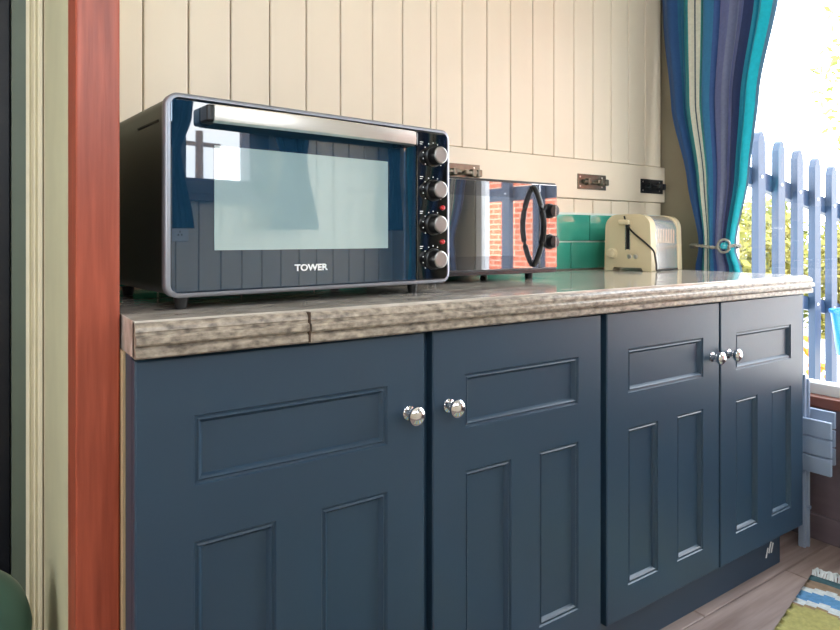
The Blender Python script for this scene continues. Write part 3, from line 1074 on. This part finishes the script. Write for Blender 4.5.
def fence(label, P0, dirv, slope, n0, n1, spacing, top0, rails, base, pw=.062, pt=.034):
    d = Vector((dirv[0], dirv[1], 0)).normalized()
    nrm_ = Vector((-d.y, d.x, 0))
    t = thing('picket_fence', label, 'fence', (P0[0], P0[1], base))
    M = Matrix((d, nrm_, Vector((0, 0, 1)))).transposed()
    for k in range(n0, n1):
        p = Vector((P0[0], P0[1], 0)) + d * spacing * k
        top = top0 - slope * spacing * k
        b = B()
        h = top - base
        poly = [(-pw / 2, 0), (pw / 2, 0), (pw / 2, h - .05), (pw / 4, h - .012), (0, h), (-pw / 4, h - .012), (-pw / 2, h - .05)]
        b.extrude(poly, lambda a, c: p + d * a - nrm_ * pt / 2 + Vector((0, 0, base + c)), lambda a, c: p + d * a + nrm_ * pt / 2 + Vector((0, 0, base + c)))
        pk = b.build('picket', 'fence_blue', t)
        for (rz, rh) in rails:
            z = rz - slope * spacing * k - rh / 2
            if nrm_.y > .5 or True:
                B().lathe([(0, .008), (.003, .007), (.004, 0)], p - nrm_ * (pt / 2) + Vector((0, 0, z)), -nrm_, 8).build('bolt', 'white_print', pk)
    for (rz, rh) in rails:
        a, c = spacing * (n0 - .5), spacing * (n1 - .5)
        b = B()
        pa = Vector((P0[0], P0[1], 0)) + d * a + nrm_ * (pt / 2 + .02)
        pc = Vector((P0[0], P0[1], 0)) + d * c + nrm_ * (pt / 2 + .02)
        poly = [(-.02, 0), (.02, 0), (.02, -rh), (-.02, -rh)]
        b.extrude(poly, lambda q, z: pa + nrm_ * q + Vector((0, 0, rz - slope * a + z)), lambda q, z: pc + nrm_ * q + Vector((0, 0, rz - slope * c + z)))
        b.build('rail', 'fence_blue', t)
    return t


fence('blue picket fence sloping away outside the window', (3.29, 1.626), (.997, -.02), .168, -1, 9, .182, 1.485, [(1.308, .085), (.745, .07)], -.6)
fence('blue picket fence in front of the brick house, seen mirrored in the microwave', (3.25, -.40), (0, -1), 0, 0, 7, .33, 1.72, [(1.38, .10), (.50, .10)], -.16, .085, .04)

# bright blue bucket hanging on the fence
bk = thing('bucket', 'bright blue plastic bucket hanging on the picket fence', 'bucket', (3.735, 1.452, .39))
bo = Vector((3.735, 1.452, .39))
B().lathe([(0, .085), (.004, .088), (.22, .115), (.222, .122), (.236, .122), (.236, .114), (.01, .083), (.01, 0)], bo, (0, 0, 1), 28).build('bucket_body', 'blue_plastic', bk, smooth=40)
B().tube([bo + Vector((.118 * math.cos(a), 0, .23 + .12 * math.sin(a))) for a in [math.pi * i / 16 for i in range(17)]], .004, 7).build('bail_handle', 'white_plastic', bk, smooth=True)

# house of orange brick (mirrored in the microwave door)
hs = thing('brick_house', 'orange brick house beyond the fence, mirrored in the microwave', 'house', (6.2, -4.5, -.15))
B().box(6.2, 9, -9, -3.3, -.15, 3.0).build('wall', 'brick', hs)
B().extrude([(6.0, 3.0), (9.2, 3.0), (7.6, 4.4)], lambda a, c: Vector((a, -9.2, c)), lambda a, c: Vector((a, -3.1, c))).build('roof', 'brown_stain', hs)
for (ya, yb) in ((-8.0, -7.0),):
    wf = B().box(6.15, 6.22, ya, yb, .9, 2.2).build('window', 'white_paint', hs)
    B().box(6.14, 6.152, ya + .07, yb - .07, .97, 2.13).build('pane', 'dark_glass', wf)

# utility pole (mirrored in the oven door)
up = thing('utility_pole', 'wooden utility pole outside the opposite window, mirrored in the oven', 'pole', (10.2, -20, -.15))
B().lathe([(0, .17), (5.0, .13)], (10.2, -20, -.15), (0, 0, 1), 12).build('mast', 'pole_wood', up, smooth=True)
B().box(9.4, 11.0, -20.06, -19.94, 4.3, 4.45).build('crossarm', 'pole_wood', up)


def leaves(b, c, rx, ry, rz, n, size):
    for _ in range(n):
        while True:
            p = Vector((random.uniform(-1, 1), random.uniform(-1, 1), random.uniform(-1, 1)))
            if p.length < 1:
                break
        q = Vector((c[0] + p.x * rx, c[1] + p.y * ry, c[2] + p.z * rz))
        u = Vector((random.gauss(0, 1), random.gauss(0, 1), random.gauss(0, 1))).normalized()
        v = u.orthogonal().normalized()
        s = size * random.uniform(.6, 1.3)
        b.quad(q - u * s, q + v * s * .5, q + u * s, q - v * s * .5)


def bush(name, label, c, r, h, n, m, group, size=.06):
    t = thing(name, label, 'bush', (c[0], c[1], c[2]), group=group)
    b = B()
    leaves(b, (c[0], c[1], c[2] + h * .5), r, r * .7, h * .5, n, size)
    f = b.build('foliage', m, t)
    f['kind'] = 'stuff'
    B().lathe([(0, .05), (h * .7, .015)], c, (0, 0, 1), 8).build('stem', 'bark', t)


bush('garden_bush', 'yellow-green bush behind the fence beside the curtain', (7.2, 3.75, -.5), .6, 2.0, 2600, 'leaf_yellow', 'bushes behind the fence')
bush('garden_bush', 'green bush behind the middle of the fence', (8.6, 4.35, -.6), .7, 2.25, 3000, 'leaf_green', 'bushes behind the fence')
bush('garden_bush', 'yellow-green bush behind the fence at the right edge', (8.25, 3.38, -.6), .4, 1.9, 1500, 'leaf_yellow', 'bushes behind the fence')
# low white wall behind the bushes
struct(B().box(10.4, 10.7, 1.0, 9, -1.0, .95).build('wall_garden', 'white_paint'), 'white garden wall behind the bushes', 'wall')
# tree whose twigs reach into the frame at the right
tr = thing('garden_tree', 'bright green tree whose twigs reach in at the right edge', 'tree', (6.4, 2.0, -.4))
B().lathe([(0, .12), (1.5, .09), (3.4, .05)], (6.4, 2.0, -.4), (0, 0, 1), 10).build('trunk', 'bark', tr, smooth=True)
b = B()
leaves(b, (6.4, 2.05, 2.45), .75, .78, .95, 1100, .05)
f = b.build('foliage', 'leaf_green', tr)
f['kind'] = 'stuff'
# orange flowers low behind the fence
for k, (px, py, pz) in enumerate(((3.90, 1.80, .32), (4.15, 1.83, .20))):
    fl_ = thing('flowering_plant', ('taller' if k == 0 else 'shorter') + ' plant with orange flowers behind the fence', 'plant', (px, py, -.15), group='orange flowers behind the fence')
    B().lathe([(0, .012), (pz + .15, .006)], (px, py, -.15), (0, 0, 1), 7).build('stem', 'leaf_green', fl_)
    for q in range(7):
        a = random.uniform(0, 6.28)
        c = (px + .06 * math.cos(a), py + .05 * math.sin(a), pz + random.uniform(-.12, .1))
        B().lathe([(0, .004), (.008, .022), (.012, .026), (.016, .012), (.02, 0)], c, (random.uniform(-.6, .2), -.7, .6), 9).build('flower', 'orange_petal', fl_, smooth=True)
